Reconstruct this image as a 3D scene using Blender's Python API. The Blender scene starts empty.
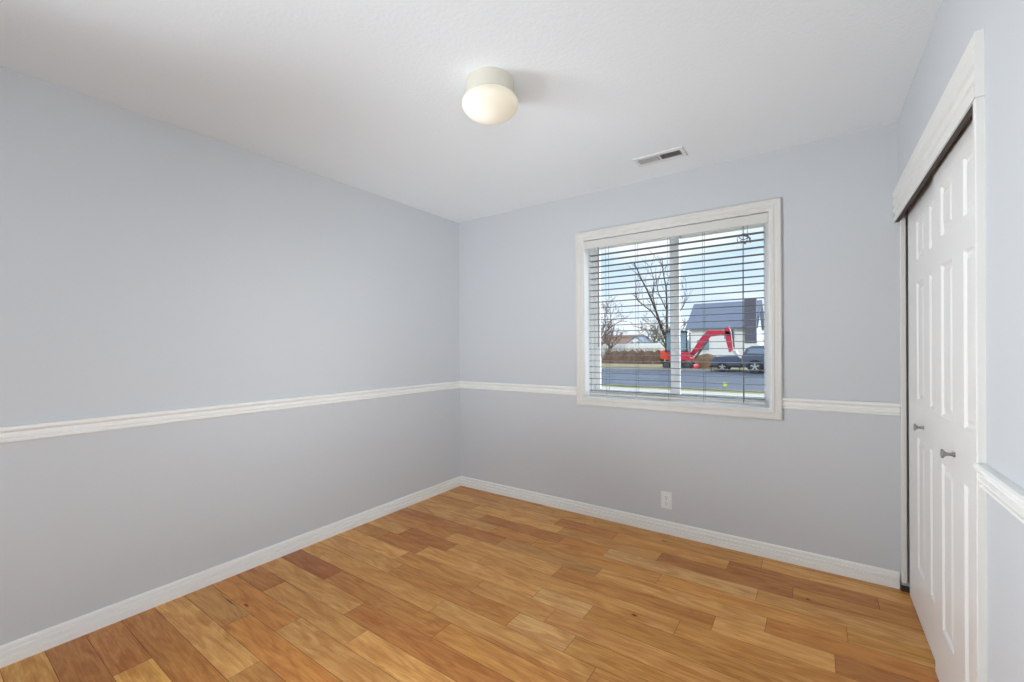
import bpy, bmesh, math, random
from mathutils import Vector, Matrix

random.seed(7)
S = bpy.context.scene
COL = S.collection
PI = math.pi

# ------------------------------------------------------------------ room size
W = 3.0674         # width of the room (x)
H = 2.44           # ceiling height
YF = -3.75         # wall behind the photographer
GZ = -0.35         # ground level outside

# ------------------------------------------------------------------ camera
cd = bpy.data.cameras.new('camera')
cam = bpy.data.objects.new('camera', cd)
COL.objects.link(cam)
S.camera = cam
cd.sensor_width = 36.0
cd.lens = 431.295 / 1024 * 36.0
cd.shift_y = 7.693 / 1024
cd.clip_start = 0.02
cd.clip_end = 2000
yaw, pitch, roll = 0.611787, -0.003079, -0.007676
F = Vector((-math.sin(yaw) * math.cos(pitch), math.cos(yaw) * math.cos(pitch), math.sin(pitch)))
R0 = Vector((math.cos(yaw), math.sin(yaw), 0))
U0 = R0.cross(F)
Rv = R0 * math.cos(roll) + U0 * math.sin(roll)
Uv = -R0 * math.sin(roll) + U0 * math.cos(roll)
M = Matrix((Rv, Uv, -F)).transposed().to_4x4()
M.translation = Vector((2.70788, -3.00994, 1.27820))
cam.matrix_world = M

# ------------------------------------------------------------------ exposure
S.view_settings.view_transform = 'Standard'
S.view_settings.look = 'None'
S.view_settings.gamma = 1
S.view_settings.exposure = 0.05
S.view_settings.use_curve_mapping = False

# ------------------------------------------------------------------ world: blue sky with soft clouds
wd = bpy.data.worlds.new('sky')
S.world = wd
wd.use_nodes = True
nt = wd.node_tree
nt.nodes.clear()
N = nt.nodes.new
tc = N('ShaderNodeTexCoord')
sep = N('ShaderNodeSeparateXYZ')
nt.links.new(tc.outputs['Generated'], sep.inputs[0])
ramp = N('ShaderNodeValToRGB')
ramp.color_ramp.elements[0].position = 0.0
ramp.color_ramp.elements[0].color = (0.74, 0.82, 0.93, 1)
ramp.color_ramp.elements[1].position = 0.34
ramp.color_ramp.elements[1].color = (0.30, 0.55, 0.84, 1)
e = ramp.color_ramp.elements.new(0.14)
e.color = (0.58, 0.73, 0.90, 1)
nt.links.new(sep.outputs['Z'], ramp.inputs[0])
mp = N('ShaderNodeMapping')
mp.inputs['Scale'].default_value = (1.6, 1.6, 5.0)
mp.inputs['Location'].default_value = (1.7, 0.4, 0.9)
nt.links.new(tc.outputs['Generated'], mp.inputs[0])
nz = N('ShaderNodeTexNoise')
nz.inputs['Scale'].default_value = 2.0
nz.inputs['Detail'].default_value = 6
nt.links.new(mp.outputs[0], nz.inputs['Vector'])
cr = N('ShaderNodeValToRGB')
cr.color_ramp.elements[0].position = 0.47
cr.color_ramp.elements[0].color = (0, 0, 0, 1)
cr.color_ramp.elements[1].position = 0.62
cr.color_ramp.elements[1].color = (1, 1, 1, 1)
nt.links.new(nz.outputs[0], cr.inputs[0])
mx = N('ShaderNodeMixRGB')
mx.inputs[2].default_value = (0.82, 0.86, 0.92, 1)
nt.links.new(cr.outputs[0], mx.inputs[0])
nt.links.new(ramp.outputs[0], mx.inputs[1])
bg = N('ShaderNodeBackground')
bg.inputs['Strength'].default_value = 1.25
nt.links.new(mx.outputs[0], bg.inputs[0])
wo = N('ShaderNodeOutputWorld')
nt.links.new(bg.outputs[0], wo.inputs[0])

# ------------------------------------------------------------------ lights


def light(name, kind, energy, loc, direction=None, color=(1, 1, 1), **kw):
    ld = bpy.data.lights.new(name, kind)
    ld.energy = energy
    ld.color = color
    for k, v in kw.items():
        setattr(ld, k, v)
    o = bpy.data.objects.new(name, ld)
    COL.objects.link(o)
    o.location = loc
    if direction is not None:
        o.rotation_euler = Vector(direction).to_track_quat('-Z', 'Y').to_euler()
    return o


FILL_TINT = (0.925, 1.0, 1.075)
light('sun', 'SUN', 1.7, (0, -10, 30), (0.45, 0.75, -0.62), (1.0, 0.96, 0.90), angle=0.01)
# added second sun with a wide angle, brightens the window opening from outside
light('added_sky_fill', 'SUN', 5.5, (0, 10, 30), (-0.50, -0.80, -0.36), (0.92, 0.97, 1.0), angle=1.1)
# added fill lights out of view around the camera, they even out the room
light('fill_front', 'AREA', 3.5, (1.45, YF + 0.03, 1.2), (0, 1, 0), FILL_TINT, shape='RECTANGLE', size=2.6, size_y=2.0)
light('fill_corner', 'AREA', 4.8, (2.55, -3.55, 1.2), (-0.75, 1, 0.0), FILL_TINT,
      shape='RECTANGLE', size=0.8, size_y=1.2, spread=math.radians(60))
light('fill_closet', 'AREA', 4.2, (0.4, -3.4, 1.3), (1, 0.8, 0.1), FILL_TINT,
      shape='RECTANGLE', size=0.8, size_y=1.2, spread=math.radians(80))
light('fill_left', 'AREA', 23, (0.05, -3.15, 1.2), (1, 0.40, -0.02), FILL_TINT,
      shape='RECTANGLE', size=0.6, size_y=1.7, spread=math.radians(95))
light('fill_right', 'AREA', 15, (3.0, -3.3, 1.3), (-1, 0.5, 0), FILL_TINT,
      shape='RECTANGLE', size=0.6, size_y=1.6, spread=math.radians(110))
light('fill_low_left', 'AREA', 3.9, (0.35, -3.35, 0.35), (0.80, 0.95, 0.55), FILL_TINT,
      shape='RECTANGLE', size=0.6, size_y=0.5, spread=math.radians(60))
light('fill_low', 'AREA', 4.0, (2.0, -2.9, 0.3), (-0.38, 0.9, 0.62), FILL_TINT,
      shape='RECTANGLE', size=1.2, size_y=0.4, spread=math.radians(60))

# ------------------------------------------------------------------ materials


def mat(name, color, rough=0.6, metal=0.0, spec=0.5, noise=None, bump=None, emit=None, coat=0.0, trans=0.0):
    m = bpy.data.materials.new(name)
    m.use_nodes = True
    t = m.node_tree
    b = t.nodes['Principled BSDF']
    b.inputs['Base Color'].default_value = (*color, 1)
    b.inputs['Roughness'].default_value = rough
    b.inputs['Metallic'].default_value = metal
    b.inputs['Specular IOR Level'].default_value = spec
    b.inputs['Coat Weight'].default_value = coat
    if trans:
        b.inputs['Transmission Weight'].default_value = trans
    co = t.nodes.new('ShaderNodeTexCoord')
    if noise:
        sc, amt = noise[0], noise[1]
        n = t.nodes.new('ShaderNodeTexNoise')
        n.inputs['Scale'].default_value = sc
        n.inputs['Detail'].default_value = 5
        t.links.new(co.outputs['Object'], n.inputs['Vector'])
        r = t.nodes.new('ShaderNodeValToRGB')
        r.color_ramp.elements[0].position = 0.3
        r.color_ramp.elements[1].position = 0.7
        c2 = noise[2] if len(noise) > 2 else tuple(min(1, c * (1 + amt)) for c in color)
        c1 = tuple(c * (1 - amt) for c in color)
        r.color_ramp.elements[0].color = (*c1, 1)
        r.color_ramp.elements[1].color = (*c2, 1)
        t.links.new(n.outputs[0], r.inputs[0])
        t.links.new(r.outputs[0], b.inputs['Base Color'])
    if bump:
        n = t.nodes.new('ShaderNodeTexNoise')
        n.inputs['Scale'].default_value = bump[0]
        n.inputs['Detail'].default_value = bump[3] if len(bump) > 3 else 3
        t.links.new(co.outputs['Object'], n.inputs['Vector'])
        bp = t.nodes.new('ShaderNodeBump')
        bp.inputs['Strength'].default_value = bump[1]
        bp.inputs['Distance'].default_value = bump[2]
        t.links.new(n.outputs[0], bp.inputs['Height'])
        t.links.new(bp.outputs[0], b.inputs['Normal'])
    if emit:
        b.inputs['Emission Color'].default_value = (*emit[0], 1)
        b.inputs['Emission Strength'].default_value = emit[1]
    return m


def s2l(r, g, b):
    return tuple(((c / 255) / 12.92 if c / 255 <= 0.04045 else ((c / 255 + 0.055) / 1.055) ** 2.4) for c in (r, g, b))


MT = {}
MT['wall'] = mat('wall_paint', s2l(202, 204, 206), 0.55, spec=0.35, bump=(160, 0.10, 0.002))
MT['ceiling'] = mat('ceiling_texture', s2l(238, 242, 244), 0.85, spec=0.2, bump=(70, 0.35, 0.004, 4))
MT['trim'] = mat('trim_paint', s2l(240, 239, 235), 0.38, spec=0.45, noise=(3, 0.003))
MT['casing'] = mat('trim_paint_shaded', s2l(218, 215, 209), 0.4, spec=0.4, noise=(3, 0.003))  # trim paint darkened, shade on camera-facing faces put into the colour
MT['closet'] = mat('trim_paint_half_shaded', s2l(228, 226, 220), 0.4, spec=0.4, noise=(3, 0.003))  # trim paint slightly darkened, shade of the closet casing painted in
MT['door'] = mat('door_paint', s2l(232, 230, 226), 0.34, spec=0.5, noise=(2, 0.004))
MT['vinyl'] = mat('white_vinyl', s2l(243, 244, 244), 0.35, noise=(5, 0.01))
MT['slat'] = mat('slat_backlit_grey', s2l(112, 114, 116), 0.5, noise=(8, 0.02))  # light slats coloured grey, their backlit darkness is in the colour
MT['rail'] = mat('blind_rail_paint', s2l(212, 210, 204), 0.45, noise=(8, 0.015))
MT['cord'] = mat('cord', s2l(105, 104, 100), 0.7, noise=(30, 0.05))
MT['wand'] = mat('grey_plastic', s2l(125, 124, 122), 0.4, noise=(30, 0.05))
MT['metal'] = mat('satin_nickel', s2l(158, 156, 152), 0.32, 0.9, noise=(20, 0.04))
MT['track'] = mat('dark_track', s2l(60, 48, 42), 0.6, noise=(10, 0.1))
MT['dark'] = mat('closet_dark', s2l(120, 116, 112), 0.9, noise=(5, 0.05))
MT['plate'] = mat('outlet_plastic', s2l(232, 232, 230), 0.35, noise=(30, 0.01))
MT['slot'] = mat('slot_dark', s2l(70, 68, 66), 0.6, noise=(30, 0.05))
MT['vent'] = mat('vent_enamel', s2l(226, 226, 225), 0.4, noise=(30, 0.01))
MT['ventdark'] = mat('duct_dark', s2l(38, 38, 40), 0.9, noise=(20, 0.05))
MT['lampbase'] = mat('lamp_base_enamel', s2l(214, 208, 194), 0.4, noise=(20, 0.01))


def glass_mat():
    m = bpy.data.materials.new('window_glass')
    m.use_nodes = True
    t = m.node_tree
    t.nodes.clear()
    tr = t.nodes.new('ShaderNodeBsdfTransparent')
    tr.inputs[0].default_value = (0.95, 0.97, 0.97, 1)
    gl = t.nodes.new('ShaderNodeBsdfGlossy')
    gl.inputs['Roughness'].default_value = 0.02
    fr = t.nodes.new('ShaderNodeFresnel')
    fr.inputs[0].default_value = 1.35
    mi = t.nodes.new('ShaderNodeMixShader')
    t.links.new(fr.outputs[0], mi.inputs[0])
    t.links.new(tr.outputs[0], mi.inputs[1])
    t.links.new(gl.outputs[0], mi.inputs[2])
    o = t.nodes.new('ShaderNodeOutputMaterial')
    t.links.new(mi.outputs[0], o.inputs[0])
    return m


MT['glass'] = glass_mat()


def opal_mat():
    # lit opal glass: the bulb behind it makes one side glow brighter
    m = bpy.data.materials.new('lit_opal_glass')
    m.use_nodes = True
    t = m.node_tree
    b = t.nodes['Principled BSDF']
    b.inputs['Base Color'].default_value = (*s2l(214, 206, 190), 1)
    b.inputs['Roughness'].default_value = 0.25
    co = t.nodes.new('ShaderNodeTexCoord')
    d = t.nodes.new('ShaderNodeVectorMath')
    d.operation = 'DISTANCE'
    d.inputs[1].default_value = (-0.045, -0.065, -0.145)
    t.links.new(co.outputs['Object'], d.inputs[0])
    r = t.nodes.new('ShaderNodeValToRGB')
    r.color_ramp.interpolation = 'EASE'
    r.color_ramp.elements[0].position = 0.0
    r.color_ramp.elements[0].color = (1.0, 0.97, 0.90, 1)
    r.color_ramp.elements[1].position = 0.14
    r.color_ramp.elements[1].color = (0.42, 0.37, 0.26, 1)
    t.links.new(d.outputs['Value'], r.inputs[0])
    t.links.new(r.outputs[0], b.inputs['Emission Color'])
    b.inputs['Emission Strength'].default_value = 0.52
    return m


MT['opal'] = opal_mat()

# ------------------------------------------------------------------ mesh builder


class MB:
    def __init__(self):
        self.bm = bmesh.new()

    def box(self, x0, x1, y0, y1, z0, z1):
        v = [self.bm.verts.new((x, y, z)) for x in (x0, x1) for y in (y0, y1) for z in (z0, z1)]
        for f in ((0, 1, 3, 2), (4, 6, 7, 5), (0, 4, 5, 1), (2, 3, 7, 6), (0, 2, 6, 4), (1, 5, 7, 3)):
            self.bm.faces.new([v[i] for i in f])
        return self

    def obox(self, c, sx, sy, sz, rot):
        """box of size s centred on c, turned by rot (Matrix 3x3)"""
        v = []
        for x in (-.5, .5):
            for y in (-.5, .5):
                for z in (-.5, .5):
                    v.append(self.bm.verts.new(Vector(c) + rot @ Vector((x * sx, y * sy, z * sz))))
        for f in ((0, 1, 3, 2), (4, 6, 7, 5), (0, 4, 5, 1), (2, 3, 7, 6), (0, 2, 6, 4), (1, 5, 7, 3)):
            self.bm.faces.new([v[i] for i in f])
        return self

    def quad(self, *pts):
        self.bm.faces.new([self.bm.verts.new(p) for p in pts])
        return self

    def prism(self, poly, axis, a, b, fn=None):
        """extrude 2D polygon along an axis; poly coordinates are the two other axes in order"""
        def P(u, v, w):
            if axis == 0:
                return (w, u, v)
            if axis == 1:
                return (u, w, v)
            return (u, v, w)
        A = [self.bm.verts.new(P(u, v, a)) for u, v in poly]
        B = [self.bm.verts.new(P(u, v, b)) for u, v in poly]
        n = len(poly)
        self.bm.faces.new(A)
        self.bm.faces.new(B[::-1])
        for i in range(n):
            j = (i + 1) % n
            self.bm.faces.new((A[i], B[i], B[j], A[j]))
        return self

    def tube(self, pts, r, n=8, cap=True):
        pts = [Vector(p) for p in pts]
        rs = r if isinstance(r, (list, tuple)) else [r] * len(pts)
        rings = []
        for i, p in enumerate(pts):
            d = (pts[min(i + 1, len(pts) - 1)] - pts[max(i - 1, 0)]).normalized()
            up = Vector((0, 0, 1)) if abs(d.z) < 0.95 else Vector((1, 0, 0))
            a = d.cross(up).normalized()
            b = d.cross(a)
            rings.append([self.bm.verts.new(p + (a * math.cos(2 * PI * k / n) + b * math.sin(2 * PI * k / n)) * rs[i]) for k in range(n)])
        for i in range(len(rings) - 1):
            for k in range(n):
                self.bm.faces.new((rings[i][k], rings[i][(k + 1) % n], rings[i + 1][(k + 1) % n], rings[i + 1][k]))
        if cap:
            self.bm.faces.new(rings[0][::-1])
            self.bm.faces.new(rings[-1])
        return self

    def lathe(self, prof, c=(0, 0, 0), axis='z', n=48):
        """prof: (radius, height) list; closed with points where radius is 0"""
        rings = []
        for r, h in prof:
            ring = []
            if r < 1e-6:
                pts = [(0, 0)]
            else:
                pts = [(r * math.cos(2 * PI * k / n), r * math.sin(2 * PI * k / n)) for k in range(n)]
            for u, v in pts:
                q = {'z': (u, v, h), 'x': (h, u, v), 'y': (u, h, v)}[axis]
                ring.append(self.bm.verts.new(Vector(c) + Vector(q)))
            rings.append(ring)
        for A, B in zip(rings, rings[1:]):
            if len(A) == 1 and len(B) == 1:
                continue
            for k in range(n):
                l = (k + 1) % n
                if len(A) == 1:
                    self.bm.faces.new((A[0], B[k], B[l]))
                elif len(B) == 1:
                    self.bm.faces.new((A[k], A[l], B[0]))
                else:
                    self.bm.faces.new((A[k], A[l], B[l], B[k]))
        return self

    def build(self, name, m, parent=None, loc=None, smooth=False, bevel=None):
        bmesh.ops.recalc_face_normals(self.bm, faces=self.bm.faces)
        me = bpy.data.meshes.new(name)
        self.bm.to_mesh(me)
        self.bm.free()
        if smooth:
            for p in me.polygons:
                p.use_smooth = True
        me.materials.append(m)
        o = bpy.data.objects.new(name, me)
        COL.objects.link(o)
        if parent:
            o.parent = parent
        if loc:
            o.location = loc
        if bevel:
            bv = o.modifiers.new('bevel', 'BEVEL')
            bv.width = bevel
            bv.segments = 2
            bv.limit_method = 'ANGLE'
            bv.angle_limit = 0.6
        if smooth == 'auto':
            md = o.modifiers.new('es', 'EDGE_SPLIT')
            md.split_angle = 0.6
        return o


def struct(o):
    o['kind'] = 'structure'
    return o


def empty(name, loc=(0, 0, 0)):
    o = bpy.data.objects.new(name, None)
    COL.objects.link(o)
    o.location = loc
    o.empty_display_size = 0.1
    return o


def tag(o, label, cat, group=None, kind=None):
    o['label'] = label
    o['category'] = cat
    if group:
        o['group'] = group
    if kind:
        o['kind'] = kind
    return o


# ================================================================== THE ROOM
# window opening and closet opening
WX0, WX1, WZ0, WZ1 = 1.271, 2.489, 0.896, 2.088
CY0, CZ = -1.384, 1.99
BT = 0.20      # thickness of the outside wall

w = MB()
w.box(-0.15, 0, YF - 0.15, BT, GZ, H + 0.12)
struct(w.build('wall_left', MT['wall']))

w = MB()
w.box(0, WX0, 0, BT, GZ, H + 0.12)
w.box(WX1, W + 0.75, 0, BT, GZ, H + 0.12)
w.box(WX0, WX1, 0, BT, GZ, WZ0)
w.box(WX0, WX1, 0, BT, WZ1, H + 0.12)
struct(w.build('wall_back', MT['wall']))

w = MB()
w.box(W, W + 0.11, YF, CY0 - 0.02, 0, H)
w.box(W, W + 0.11, CY0 - 0.02, 0, CZ, H)
struct(w.build('wall_right', MT['wall']))

w = MB()                                    # wall behind the camera
w.box(0, 0.75, YF - 0.15, YF, GZ, H + 0.12)
w.box(2.15, W + 0.75, YF - 0.15, YF, GZ, H + 0.12)
w.box(0.75, 2.15, YF - 0.15, YF, GZ, H + 0.12)
struct(w.build('wall_front', MT['wall']))

w = MB()
w.box(W + 0.70, W + 0.75, YF, 0, GZ, H + 0.12)
w.box(W + 0.11, W + 0.70, -1.60, -1.55, 0, H)
struct(w.build('wall_closet', MT['dark']))

w = MB()
w.box(-0.0, W + 0.70, YF, 0, H, H + 0.12)
struct(w.build('ceiling', MT['ceiling']))

# ------------------------------------------------------------------ floor planks
FC = dict(L=(227, 171, 98), H=(217, 158, 83), O=(208, 143, 70), R=(194, 131, 66), D=(170, 107, 54),
          B=(206, 145, 74), P=(230, 180, 114), T=(214, 159, 88), Y=(225, 170, 88), K=(210, 155, 90))
ROWS = {
    0: ['O', .55, 'T', 1.05, 'H', 2.45, 'L', 3.9],
    1: ['L', 1.16, 'R', 1.60, 'H', 2.29, 'R', 2.96, 'B', 3.9],
    2: ['B', .48, 'L', 1.25, 'T', 1.93, 'R', 2.61, 'H', 3.9],
    3: ['L', .65, 'R', 1.33, 'O', 1.64, 'P', 2.46, 'L', 3.9],
    4: ['L', .86, 'B', 1.20, 'H', 2.00, 'H', 2.82, 'Y', 3.9],
    5: ['R', 1.01, 'T', 1.70, 'L', 2.52, 'O', 3.9],
    6: ['B', .67, 'L', 1.50, 'B', 2.32, 'L', 2.77, 'R', 3.9],
    7: ['L', .36, 'R', .80, 'T', 1.06, 'T', 2.19, 'H', 3.9],
    8: ['B', .30, 'R', .67, 'L', 1.52, 'P', 1.81, 'H', 2.9, 'T', 3.9],
    9: ['L', .62, 'H', 1.22, 'T', 1.67, 'K', 3.0, 'H', 3.9],
    10: ['L', .71, 'B', 1.54, 'P', 1.84, 'T', 3.1, 'L', 3.9],
    11: ['T', 1.17, 'L', 1.99, 'K', 2.9, 'B', 3.9],
    12: ['D', .48, 'B', 1.32, 'H', 2.4, 'L', 3.9],
    13: ['L', .85, 'R', 1.9, 'H', 2.8, 'T', 3.9],
    14: ['R', .32, 'T', 1.04, 'L', 1.9, 'O', 3.9],
    15: ['O', .70, 'L', 1.5, 'H', 2.6, 'B', 3.9],
    16: ['T', .47, 'O', 1.3, 'L', 2.5, 'T', 3.9],
    17: ['L', .84, 'T', 1.8, 'H', 3.9],
    18: ['O', 1.2, 'L', 2.2, 'B', 3.9],
    19: ['R', .45, 'Y', 1.5, 'H', 3.9],
    20: ['R', .9, 'L', 2.0, 'T', 3.9],
    21: ['Y', .8, 'O', 1.9, 'L', 3.9],
    -1: ['O', .9, 'T', 1.9, 'H', 2.7, 'B', 3.9],
}


def build_floor():
    bm = bmesh.new()
    colr = bm.loops.layers.float_color.new('plank')
    rnd = bm.loops.layers.float_color.new('shift')
    rr = random.Random(3)
    g = 0.0008
    P = 0.1241
    for n in range(-1, 30):
        yc = -0.114 - P * n
        y1, y0 = yc + P / 2, yc - P / 2
        row = ROWS.get(n)
        if row is None:
            row, x = [], 0
            while x < 3.9:
                x = min(3.9, x + rr.uniform(0.4, 1.1))
                row += [rr.choice('LHOTBLYH'), x]
        x = 0.0
        for c, xe in zip(row[0::2], row[1::2]):
            xe = min(xe, W + 0.70)
            if xe <= x:
                continue
            if c == 'D':
                pass
            vs = [bm.verts.new(q) for q in ((x + g, y0 + g, 0), (xe - g, y0 + g, 0), (xe - g, y1 - g, 0), (x + g, y1 - g, 0))]
            f = bm.faces.new(vs)
            k = rr.uniform(0.96, 1.05)
            cl = s2l(*[min(255, q * k) for q in FC[c]])
            sh = (rr.random(), rr.random(), rr.random(), 1)
            for l in f.loops:
                l[colr] = (*cl, 1)
                l[rnd] = sh
            x = xe
    # dark underlay that shows in the joints
    vs = [bm.verts.new(q) for q in ((0, YF, -0.0012), (W + 0.7, YF, -0.0012), (W + 0.7, 0, -0.0012), (0, 0, -0.0012))]
    f = bm.faces.new(vs)
    for l in f.loops:
        l[colr] = (*s2l(84, 50, 28), 1)
        l[rnd] = (0, 0, 0, 1)
    # slab below
    v2 = [bm.verts.new(q) for q in ((0, YF, -0.05), (W + 0.7, YF, -0.05), (W + 0.7, 0, -0.05), (0, 0, -0.05))]
    for i in range(4):
        j = (i + 1) % 4
        bm.faces.new((vs[i], v2[i], v2[j], vs[j]))
    bm.faces.new(v2[::-1])
    me = bpy.data.meshes.new('floor')
    bm.to_mesh(me)
    bm.free()
    m = bpy.data.materials.new('hickory_planks')
    m.use_nodes = True
    t = m.node_tree
    b = t.nodes['Principled BSDF']
    L = t.links.new
    at = t.nodes.new('ShaderNodeAttribute')
    at.attribute_name = 'plank'
    a2 = t.nodes.new('ShaderNodeAttribute')
    a2.attribute_name = 'shift'
    co = t.nodes.new('ShaderNodeTexCoord')
    sc = t.nodes.new('ShaderNodeVectorMath')
    sc.operation = 'SCALE'
    sc.inputs['Scale'].default_value = 37
    L(a2.outputs['Color'], sc.inputs[0])

    def grain(scale, nscale, detail, dist, rough=0.5):
        mpn = t.nodes.new('ShaderNodeMapping')
        mpn.inputs['Scale'].default_value = scale
        L(co.outputs['Object'], mpn.inputs[0])
        ad = t.nodes.new('ShaderNodeVectorMath')
        L(mpn.outputs[0], ad.inputs[0])
        L(sc.outputs[0], ad.inputs[1])
        n = t.nodes.new('ShaderNodeTexNoise')
        n.inputs['Scale'].default_value = nscale
        n.inputs['Detail'].default_value = detail
        n.inputs['Distortion'].default_value = dist
        n.inputs['Roughness'].default_value = rough
        L(ad.outputs[0], n.inputs['Vector'])
        return n

    def rampn(n, p0, c0, p1, c1):
        r = t.nodes.new('ShaderNodeValToRGB')
        r.color_ramp.elements[0].position = p0
        r.color_ramp.elements[0].color = (*c0, 1)
        r.color_ramp.elements[1].position = p1
        r.color_ramp.elements[1].color = (*c1, 1)
        L(n.outputs[0], r.inputs[0])
        return r

    def mul(a, bb, fac=1.0):
        x = t.nodes.new('ShaderNodeMixRGB')
        x.blend_type = 'MULTIPLY'
        x.inputs[0].default_value = fac
        L(a, x.inputs[1])
        L(bb, x.inputs[2])
        return x.outputs[0]
    broad = rampn(grain((2.2, 11, 1), 1.2, 4, 2.2), 0.34, (0.80, 0.68, 0.56), 0.60, (1.06, 1.06, 1.05))
    fine = rampn(grain((5, 90, 1), 1.6, 5, 0.4, 0.6), 0.28, (0.74, 0.66, 0.56), 0.7, (1.08, 1.06, 1.05))
    # darker heartwood streaks
    streak = rampn(grain((0.8, 13, 1), 1.0, 2, 0.5), 0.66, (1, 1, 1), 0.74, (0.80, 0.64, 0.52))
    c = mul(at.outputs['Color'], broad.outputs[0])
    c = mul(c, fine.outputs[0])
    c = mul(c, streak.outputs[0])
    # knots
    for kx, ky, rx, ry in ((2.000, -1.005, .020, .013), (1.893, -.130, .022, .013), (1.389, -.093, .016, .009),
                           (2.675, -.389, .016, .012), (.378, -2.017, .035, .010), (2.35, -2.2, .02, .012), (0.27, -2.05, .09, .006)):
        mpn = t.nodes.new('ShaderNodeMapping')
        mpn.vector_type = 'POINT'
        mpn.inputs['Location'].default_value = (-kx / rx, -ky / ry, 0)
        mpn.inputs['Scale'].default_value = (1 / rx, 1 / ry, 0)
        L(co.outputs['Object'], mpn.inputs[0])
        ln = t.nodes.new('ShaderNodeVectorMath')
        ln.operation = 'LENGTH'
        L(mpn.outputs[0], ln.inputs[0])
        r = t.nodes.new('ShaderNodeValToRGB')
        r.color_ramp.elements[0].position = 0.35
        r.color_ramp.elements[0].color = (0.22, 0.11, 0.08, 1)
        r.color_ramp.elements[1].position = 1.0
        r.color_ramp.elements[1].color = (1, 1, 1, 1)
        e = r.color_ramp.elements.new(0.6)
        e.color = (0.75, 0.6, 0.5, 1)
        L(ln.outputs['Value'], r.inputs[0])
        c = mul(c, r.outputs[0])
    L(c, b.inputs['Base Color'])
    b.inputs['Roughness'].default_value = 0.27
    b.inputs['Specular IOR Level'].default_value = 0.38
    bp = t.nodes.new('ShaderNodeBump')
    bp.inputs['Strength'].default_value = 0.12
    bp.inputs['Distance'].default_value = 0.002
    wv = grain((3, 14, 1), 2.2, 2, 0.3)
    L(wv.outputs[0], bp.inputs['Height'])
    L(bp.outputs[0], b.inputs['Normal'])
    me.materials.append(m)
    o = bpy.data.objects.new('floor', me)
    COL.objects.link(o)
    return struct(o)


build_floor()

# ------------------------------------------------------------------ baseboards and chair rails
# profile: (distance from wall, height)
BASE = [(0, 0), (.015, 0), (.015, .031), (.005, .034), (.005, .041), (.013, .044), (.013, .056), (.0045, .059), (.0045, .065),
        (.0105, .068), (.0105, .078), (.007, .084), (0, .085)]
RAIL = [(0, .905), (.007, .905), (.011, .909), (.011, .915), (.004, .918), (.004, .922), (.014, .925), (.014, .931), (.006, .935), (.006, .945),
        (.015, .950), (.021, .953), (.024, .959), (.023, .966), (.018, .970), (0, .970)]


def run(name, prof, wall, a, b):
    mb = MB()
    if wall == 'left':
        mb.prism([(d, z) for d, z in prof], 1, a, b)
    elif wall == 'right':
        mb.prism([(W - d, z) for d, z in prof], 1, a, b)
    elif wall == 'back':
        mb.prism([(-d, z) for d, z in prof], 0, a, b)
    elif wall == 'front':
        mb.prism([(YF + d, z) for d, z in prof], 0, a, b)
    return struct(mb.build(name, MT['trim']))


run('baseboard_left', BASE, 'left', YF, 0)
run('baseboard_back', BASE, 'back', 0.0065, W - 0.001)
run('baseboard_right', BASE, 'right', YF, -1.4075)
run('baseboard_front', BASE, 'front', 0.0155, W - 0.0155)
run('trim_1', RAIL, 'left', YF, 0)
run('trim_2', RAIL, 'back', 0.006, WX0 - 0.0615)
run('trim_3', RAIL, 'back', WX1 + 0.0615, W + 0.004)
run('trim_4', RAIL, 'right', YF, -1.4065)

# ------------------------------------------------------------------ closet: frame boards, head casing, track, doors
HP = [(0, 1.985), (.012, 1.985), (.012, 1.917), (.018, 1.915), (.018, 1.946), (.0105, 1.951), (.0105, 1.960), (.018, 1.965), (.018, 1.985), (.0105, 1.990),
      (.0105, 2.002), (.018, 2.008), (.018, 2.037), (.0125, 2.042), (.019, 2.051), (.021, 2.075), (.017, 2.085), (0, 2.085)]
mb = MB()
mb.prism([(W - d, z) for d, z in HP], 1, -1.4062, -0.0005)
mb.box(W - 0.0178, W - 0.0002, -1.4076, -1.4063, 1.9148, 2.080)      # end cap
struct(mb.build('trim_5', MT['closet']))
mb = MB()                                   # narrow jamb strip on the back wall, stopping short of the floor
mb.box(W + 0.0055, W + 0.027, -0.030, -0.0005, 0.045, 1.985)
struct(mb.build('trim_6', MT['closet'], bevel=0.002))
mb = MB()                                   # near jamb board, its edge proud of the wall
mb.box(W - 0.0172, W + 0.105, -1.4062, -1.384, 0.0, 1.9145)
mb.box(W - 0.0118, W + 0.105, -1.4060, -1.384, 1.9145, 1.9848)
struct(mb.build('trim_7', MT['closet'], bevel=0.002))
mb = MB()                                   # dark door track behind the head casing
mb.box(W - 0.0118, W + 0.004, -1.383, -0.001, 1.918, 1.9845)
mb.box(W + 0.004, W + 0.095, -1.383, -0.001, 1.975, 1.989)
struct(mb.build('trim_8', MT['track']))
mb = MB()                                   # dark floor guide strip in the corner of the opening
mb.box(W + 0.006, W + 0.060, -0.030, -0.001, 0.0005, 0.020)
struct(mb.build('trim_9', MT['track']))


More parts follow.
